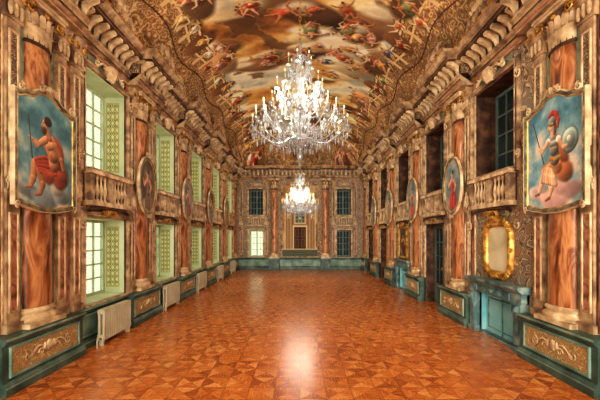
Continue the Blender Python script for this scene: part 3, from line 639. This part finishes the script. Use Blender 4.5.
def rivergod():
    H,W=220,160; p=P(H,W); p.a=ramp(fbm(H,W,5,4,4,8)+np.linspace(-.12,.15,H)[:,None],[0.25,0.45,0.6,0.75],['#3f6a78','#628e96','#94aca8','#ccc4b0']); R=np.random.default_rng(4)
    for x,y,r in ((25,192,32),(75,205,42),(128,196,36),(110,180,26)): p.blob(x,y,r,r*0.6,0.1,R.choice(['#8d9694','#a49e92','#747f82']),0.95,0.35,0.4,int(x))
    p.blob(112,146,42,32,0.3,'#665040',1,0.3,0.5,5)
    p.blob(114,112,20,46,-0.15,'#7c3a2a',1,0.3,0.6,41); p.blob(120,158,24,24,0.4,'#8a4230',1,0.3,0.6,43)
    p.poly([(46,134),(40,166),(34,182)],[10,8,4.5],'#b27a54',sh=0.5); p.limb(34,182,20,187,4,2.5,'#b27a54'); p.poly([(58,146),(66,174),(60,192)],[10,8,4.5],'#a06844',sh=0.5); p.limb(60,192,46,197,4,2.5,'#a06844')
    p.robe([(100,122,106,148),(72,120,84,154),(46,126,60,150)],'#93402e',R,9)
    p.blob(82,158,20,16,0.6,'#9a4a34',1,0.3,0.6,47)
    p.poly([(98,130),(96,112),(88,92)],[14,15,19],'#b97e58',sh=0.6); p.limb(84,96,92,94,9,8,'#c99068',sh=0.5); p.limb(92,112,96,114,8,8,'#b57a54',sh=0.4)
    p.poly([(74,86),(54,98),(38,86)],[8,6.5,4],'#c48a62',sh=0.5); p.limb(38,86,31,82,3.5,2,'#c48a62'); p.poly([(104,90),(122,112),(128,134)],[8.5,7,4.5],'#a86e4a',sh=0.5)
    p.limb(86,80,80,68,7,6.5,'#b0744e'); p.blob(74,57,10,12,-0.2,'#c2865e',1,0.15,0.4); p.blob(81,49,12.5,11,0.2,'#33211a',1,0.25,0.4); p.blob(70,69,8.5,9,0.3,'#4a3226',1,0.3,0.4)
    p.limb(66,56,62.5,60,2,1.4,'#bc7e56'); p.limb(68,53,71,53,0.9,0.9,'#201410'); p.limb(38,124,28,40,1.6,1.2,'#4f3a26')
    return p.a
def topf(u):
    return 0.70+0.11*np.exp(-(u/0.4)**4)-0.06*np.exp(-((np.abs(u)-0.95)/0.16)**2)
def botf(u): return -0.76-0.04*np.exp(-(u/0.5)**4)+0.04*np.exp(-((np.abs(u)-0.95)/0.16)**2)
def framed(img):
    hwp=0.55
    me=canvas('canvas',img,lambda u,v:(-(2*u-1)*hwp,np.full_like(u,0.03),topf(2*u-1)*(1-v)+botf(2*u-1)*v))
    b=MB(); us=np.linspace(-1,1,25); path=[(u*hwp,botf(u)) for u in us]+[(u*hwp,topf(u)) for u in us[::-1]]
    b.frame(path,[(-0.012,0.03),(-0.005,0.045),(0.005,0.045),(0.008,0.04)],'gold'); b.frame(path,[(0.008,0.0),(0.008,0.045),(0.03,0.06),(0.055,0.055),(0.06,0.0)],'frame')
    b.frame(path,[(0.055,0.05),(0.062,0.06),(0.072,0.05),(0.072,0)],'cream')
    b.scroll(0,0.06,0.88,0.42,0.14,'cream',0.018)
    for sx in (-1,1):
        b.volute(sx*0.5,0.055,0.76,0.06,'cream',1.5,sx,math.pi/2,0.016); b.volute(sx*0.56,0.055,-0.78,0.05,'cream',1.5,sx,-math.pi/2,0.014)
    b.box(-hwp,hwp,0.0,0.02,-0.7,0.62,'dark')
    return b.mesh('picture_frame'),me
for img,side in ((rivergod(),'L'),(minerva(),'R')):
    fm,cm=framed(img); o=put('framed_painting',fm,side,5.06,z=3.2,d=0.17); obj('canvas',cm,parent=o)
def oval(seed,bg,dr):
    R=np.random.default_rng(seed); H,W=110,84; p=P(H,W); p.a=ramp(fbm(H,W,4,3,4,seed),[0.25,0.5,0.75],bg)
    p.blob(42,92,34,18,0,'#8f8478',0.9,0.4,0.4,seed)
    p.robe([(38,62,54,62),(30,80,60,82),(30,98,58,100)],dr,R,8)
    p.limb(44,66,42,44,8,10,dr,sh=0.5); p.limb(41,44,41,38,4,4,'#d8a078')
    p.blob(40,29,6,7.5,0,'#dca67e',1,0.15,0.4); p.blob(43,25,7,6,0,'#4a2c18',1,0.3,0.3); p.poly([(34,44),(24,54),(16,40)],[4.5,3.5,2.5],'#d8a078'); p.poly([(50,44),(60,56),(52,66)],[4.5,3.5,2.5],'#cc9068'); p.limb(16,18,18,74,0.9,0.9,'#5a4028')
    return p.a
def oval_obj(side,y,img):
    a_,c_=0.42,0.62; nr,ns=22,72; H,W=img.shape[:2]
    r=np.linspace(0,1,nr)[:,None]; t=np.linspace(0,2*math.pi,ns)[None,:]; S=r*np.cos(t); Z=r*np.sin(t)
    iu=((-S*0.5+0.5)*(W-1)).astype(int); iv=((0.5-Z*0.5)*(H-1)).astype(int)
    V=np.stack([(S*a_).ravel(),np.full(S.size,0.03),(Z*c_).ravel()],1); me=colmesh('canvas',V,gridf(nr,ns),img[iv,iu].reshape(-1,3),M['paint'])
    b=MB(); tt=np.linspace(0,2*math.pi,48,endpoint=False); path=np.stack([a_*np.cos(tt),c_*np.sin(tt)],1)
    b.frame(path,[(-0.01,0.03),(0,0.05),(0.015,0.045)],'gold',True); b.frame(path,[(0.015,0),(0.015,0.05),(0.04,0.065),(0.065,0.05),(0.075,0)],'frame',True); b.frame(path,[(0.065,0.05),(0.075,0.06),(0.085,0)],'cream',True)
    b.scroll(0,0.06,0.74,0.35,0.12,'cream',0.016); b.scroll(0,0.06,-0.73,0.3,-0.08,'cream',0.012)
    b.lathe(0,0.0,[(0.001,-0.3),(0.1,-0.3),(0.1,0.3),(0.001,0.3)],'dark',8,ysc=0.2,a0=0,a1=math.pi)
    o=put('oval_painting',b.mesh('oval_frame'),side,y,z=3.2,d=0.16); obj('canvas',me,parent=o)
BG=[['#3c3228','#5e4e3e','#84725a'],['#48626c','#708c92','#a4a89a'],['#46443f','#6e6a62','#948a78']]
for i,y in enumerate(PIERS[1:5]):
    oval_obj('L',y,oval(20+i,BG[0 if i%2==0 else 2],['#7a5a44','#8a4430','#5a6a70','#9a7040'][i]))
    oval_obj('R',y,oval(40+i,BG[1],['#a82f26','#b04a30','#9a7040','#4f6478'][i]))
b=MB(); b.rect(-0.42,0.42,-0.5,0.5,[(0,0.02),(0,0.05),(0.05,0.08),(0.09,0.05),(0.09,0)],'gold'); b.scroll(0,0.06,0.62,0.5,0.1,'gold',0.02)
o=put('framed_portrait',b.mesh('portrait_frame'),'R',12.95,z=1.76,d=0.002); im=oval(77,BG[0],'#6a2a20'); obj('canvas',canvas('canvas',im,lambda u,v:(-(2*u-1)*0.42,np.full_like(u,0.03),0.5-v)),parent=o)
# ------------------------------------------------------------ back wall features
CF=column_mesh('column_round',0.21,full=True,z0=0.73)
for x in (-1.5,1.5): 
    put('column',CF,'B',x,d=0.36)
    bb=MB(); bb.box(-0.32,0.32,0.12,0.66,0,0.1,'green'); bb.box(-0.29,0.29,0.12,0.63,0.1,0.66,'green'); bb.box(-0.32,0.32,0.12,0.66,0.66,0.729,'green_l'); put('column_pedestal',bb.mesh('column_pedestal'),'B',x)
for x in (-3.5,-2.0,2.0,3.3): put('pilaster',PM,'B',x)
def niche_img():
    H,W=260,130; p=P(H,W); y,x=np.mgrid[0:H,0:W]; p.a=ramp(fbm(H,W,10,5,4,91),[0.3,0.5,0.7],['#7e5c42','#a68056','#c6a478'])
    cx=W/2
    for k,(w,t,c) in enumerate(((58,10,'#e2c898'),(53,15,'#5c4030'),(50,20,'#bc9468'),(42,40,'#6c4c3a'),(39,44,'#cca878'),(31,66,'#5a3e30'),(28,72,'#b48c62'))):
        r=w; top=t+r; m=(np.abs(x-cx)<w)&((y>top)|((x-cx)**2+(y-top)**2<r*r)); p.a[m]=p.a[m]*0.25+hx(c)*0.75
    for (x0,x1,y0,y1,c) in ((44,86,92,140,'#e0c898'),(48,82,96,136,'#56645e'),(38,92,146,232,'#e0c898'),(43,87,152,232,'#4a342a')):
        p.a[y0:y1,x0:x1]=hx(c)
    for q in (59,70): p.a[96:136,q:q+2]=hx('#b8b898')
    for q in (109,122): p.a[q:q+2,48:82]=hx('#b8b898')
    p.a[152:232,64:66]=hx('#2a1c16')
    for x0 in (47,69):
        for y0,y1 in ((158,190),(196,226)): p.a[y0:y1,x0:x0+14]=hx('#6e4c38'); p.a[y0+3:y1-3,x0+3:x0+11]=hx('#543828')
    p.a[H-28:H-24]=hx('#d0b48c'); p.a[H-24:]=hx('#5c6254')
    for sx in (-1,1):
        figure(p,cx+sx*44,110,24,-1.57,np.random.default_rng(5+sx),skin='#e0caa8',drape='#c8b090')
    return p.a
o=MB(); o.rect(-1.05,1.05,0.8,4.98,[(0,0.02),(0,0.06),(0.05,0.09),(0.1,0.05),(0.1,0)],'tan'); o.scroll(0,0.09,5.2,1.4,0.2,'gold',0.025)
o=put('painted_niche',o.mesh('niche_frame'),'B',0,d=0.002); obj('canvas',canvas('canvas',niche_img(),lambda u,v:(-(2*u-1)*1.05,np.full_like(u,0.03),4.98-4.18*v),'fresco'),parent=o)
def bsur():
    b=MB(); pr=[(0,0),(0,0.05),(0.05,0.07),(0.09,0.04),(0.09,0)]
    b.rect(-bw,bw,3.25,4.8,pr,'cream'); b.rect(-bw,bw,LO[0]+0.001,LO[1],pr,'cream'); b.scroll(0,0.07,5.05,0.8,0.2,'cream',0.024); b.box(-0.5,0.5,0,0.12,2.6,2.66,'cream'); b.box(-0.5,0.5,0,0.14,3.06,3.13,'cream')
    for k in range(7): b.lathe(-0.42+k*0.14,0.07,[(0.03,2.66),(0.016,2.72),(0.04,2.84),(0.016,2.98),(0.03,3.06)],'cream',7)
    return b.mesh('window_surround_back')
BS=bsur()
for x in (-BW,BW): put('window_surround',BS,'B',x)
# ------------------------------------------------------------ chandeliers
def chandelier():
    b=MB(); C='crystal'
    b.lathe(0,0,[(0.001,0.0),(0.05,0.03),(0.07,0.09),(0.04,0.15),(0.02,0.2),(0.1,0.26),(0.22,0.33),(0.25,0.38),(0.12,0.42),(0.05,0.5),(0.06,0.6),(0.13,0.72),(0.14,0.8),(0.06,0.9),(0.04,1.0),(0.09,1.1),(0.18,1.14),(0.09,1.2),(0.04,1.3),(0.08,1.4),(0.1,1.5),(0.04,1.62),(0.03,1.75),(0.12,1.82),(0.14,1.86),(0.04,1.92),(0.03,2.1),(0.001,2.15)],C,14)
    tiers=[(12,0.96,0.45,0.62,0.0),(12,0.74,0.6,0.85,0.26),(8,0.46,1.12,1.28,0.1),(6,0.24,1.55,1.68,0.3)]
    for n,R,z0,z1,ph in tiers:
        tips=[]
        for i in range(n):
            a=ph+2*math.pi*i/n; ca,sa=math.cos(a),math.sin(a); t=np.linspace(0,1,12)
            rr=0.08+(R-0.08)*t; zz=z0+(z1-z0)*t**1.5-0.2*np.sin(t*math.pi)*(R/1.0)+0.02
            b.tube(np.stack([rr*ca,rr*sa,zz],1),0.012,C,5); T=(R*ca,R*sa,z1); tips.append((a,T))
            b.lathe(T[0],T[1],[(0.01,z1-0.02),(0.06,z1),(0.07,z1+0.02),(0.02,z1+0.02),(0.022,z1+0.07),(0.001,z1+0.07)],C,8)
            b.lathe(T[0],T[1],[(0.013,z1+0.05),(0.013,z1+0.18),(0.001,z1+0.18)],'candle',6); b.ell((T[0],T[1],z1+0.205),(0.011,0.011,0.026),'flame',6,4)
            for k in range(5):
                aa=2*math.pi*k/5; b.octa((T[0]+0.065*math.cos(aa),T[1]+0.065*math.sin(aa),z1-0.05),0.012,0.08,C,0.008)
            b.octa((T[0],T[1],z1-0.14),0.026,0.15,C,0.013)
            for k in (4,6,8,10): b.octa((rr[k]*ca,rr[k]*sa,zz[k]-0.07),0.019,0.13,C,0.011)
            zc=z1+0.5 if R>0.4 else z1+0.35
            for k in range(1,11):
                q=k/11; r_=0.1+(R-0.1)*q; z_=zc+(z1-zc)*q-0.18*math.sin(q*math.pi); b.octa((r_*ca,r_*sa,z_),0.011,0.028,C)
        for i in range(n):
            a0,T0=tips[i]; a1,T1=tips[(i+1)%n]
            for k in range(1,8):
                q=k/8; x=T0[0]+(T1[0]-T0[0])*q; y=T0[1]+(T1[1]-T0[1])*q; z=z1-0.13*math.sin(q*math.pi); b.octa((x,y,z),0.012,0.03,C)
            xm=(T0[0]+T1[0])/2; ym=(T0[1]+T1[1])/2; b.octa((xm,ym,z1-0.24),0.026,0.15,C,0.013)
    for R,z,n,h in ((0.24,0.3,14,0.15),(0.12,0.2,9,0.14),(0.18,1.08,12,0.14),(0.14,1.8,10,0.16),(0.45,0.42,20,0.14),(0.66,0.45,24,0.13)):
        for i in range(n):
            a=2*math.pi*i/n; b.octa((R*math.cos(a),R*math.sin(a),z),0.018,h,C,0.01)
    for i in range(8):
        a=2*math.pi*i/8+0.2; x,y=0.36*math.cos(a),0.36*math.sin(a); b.lathe(x,y,[(0.001,0.8),(0.03,0.82),(0.015,0.9),(0.03,1.0),(0.012,1.1),(0.001,1.35)],C,6); b.tube([(0.1*math.cos(a),0.1*math.sin(a),0.75),(x,y,0.82)],0.012,C,5)
    b.octa((0,0,-0.06),0.04,0.16,C)
    return b.mesh('crystal_chandelier')
CHM=chandelier()
def hang(x,y,z,sc,zs,E):
    o=obj('crystal_chandelier',CHM,(x,y,z)); o.scale=(sc,sc,zs)
    b=MB(); top=(float(vz(x,y))-z)/zs
    k=2.1
    i=0
    while k<top-0.14:
        t=np.linspace(0,2*math.pi,9); c,s_=np.cos(t)*0.022,np.sin(t)*0.05
        b.tube(np.stack([c if i%2 else 0*c,0*c if i%2 else c,k+s_+0.04],1),0.007,'gold',4); k+=0.08; i+=1
    b.lathe(0,0,[(0.001,top-0.12),(0.05,top-0.1),(0.12,top-0.03),(0.13,top)],'gold',12)
    obj('chain',b.mesh('chain'),parent=o)
    for k in range(4):
        a=k*math.pi/2+0.5; l=bpy.data.lights.new('bulb','POINT'); l.energy=E/4; l.color=(1,0.88,0.71); l.shadow_soft_size=0.04
        lo=bpy.data.objects.new('bulb_%d'%k,l); bpy.context.scene.collection.objects.link(lo); lo.parent=o; lo.location=(0.6*math.cos(a),0.6*math.sin(a),1.05)
hang(0,7.5,3.6,1.06,1.2,210); hang(0,16.0,2.72,0.86,1.12,270); hang(0,-0.6,3.6,1.06,1.2,400)  # last one hangs unseen behind the camera, added to light the near walls
l=bpy.data.lights.new('fill_sun','SUN'); l.energy=3.6; l.angle=math.radians(35); l.color=(1,0.94,0.82)  # soft sun from behind the camera, added to brighten the far end
o=bpy.data.objects.new('fill_sun',l); bpy.context.scene.collection.objects.link(o)
o.rotation_euler=Vector((0.12,1,-0.1)).to_track_quat('-Z','Y').to_euler()
# ------------------------------------------------------------ world
w=bpy.data.worlds.new('World'); bpy.context.scene.world=w; w.use_nodes=True
bg=w.node_tree.nodes['Background']; bg.inputs[0].default_value=(0.96,0.93,0.80,1); bg.inputs[1].default_value=4.8
# ------------------------------------------------------------ camera
cam=bpy.data.cameras.new('camera'); co=bpy.data.objects.new('camera',cam); bpy.context.scene.collection.objects.link(co)
co.location=(0,0,2.0); co.rotation_euler=(math.pi/2,0,0); cam.sensor_width=36; cam.lens=21; cam.shift_y=0.06; cam.clip_end=200
bpy.context.scene.camera=co
vs=bpy.context.scene.view_settings
vs.view_transform='Standard'
for lk in ('Medium High Contrast','Standard - Medium High Contrast'):
    try: vs.look=lk; break
    except Exception: pass
vs.exposure=0.15
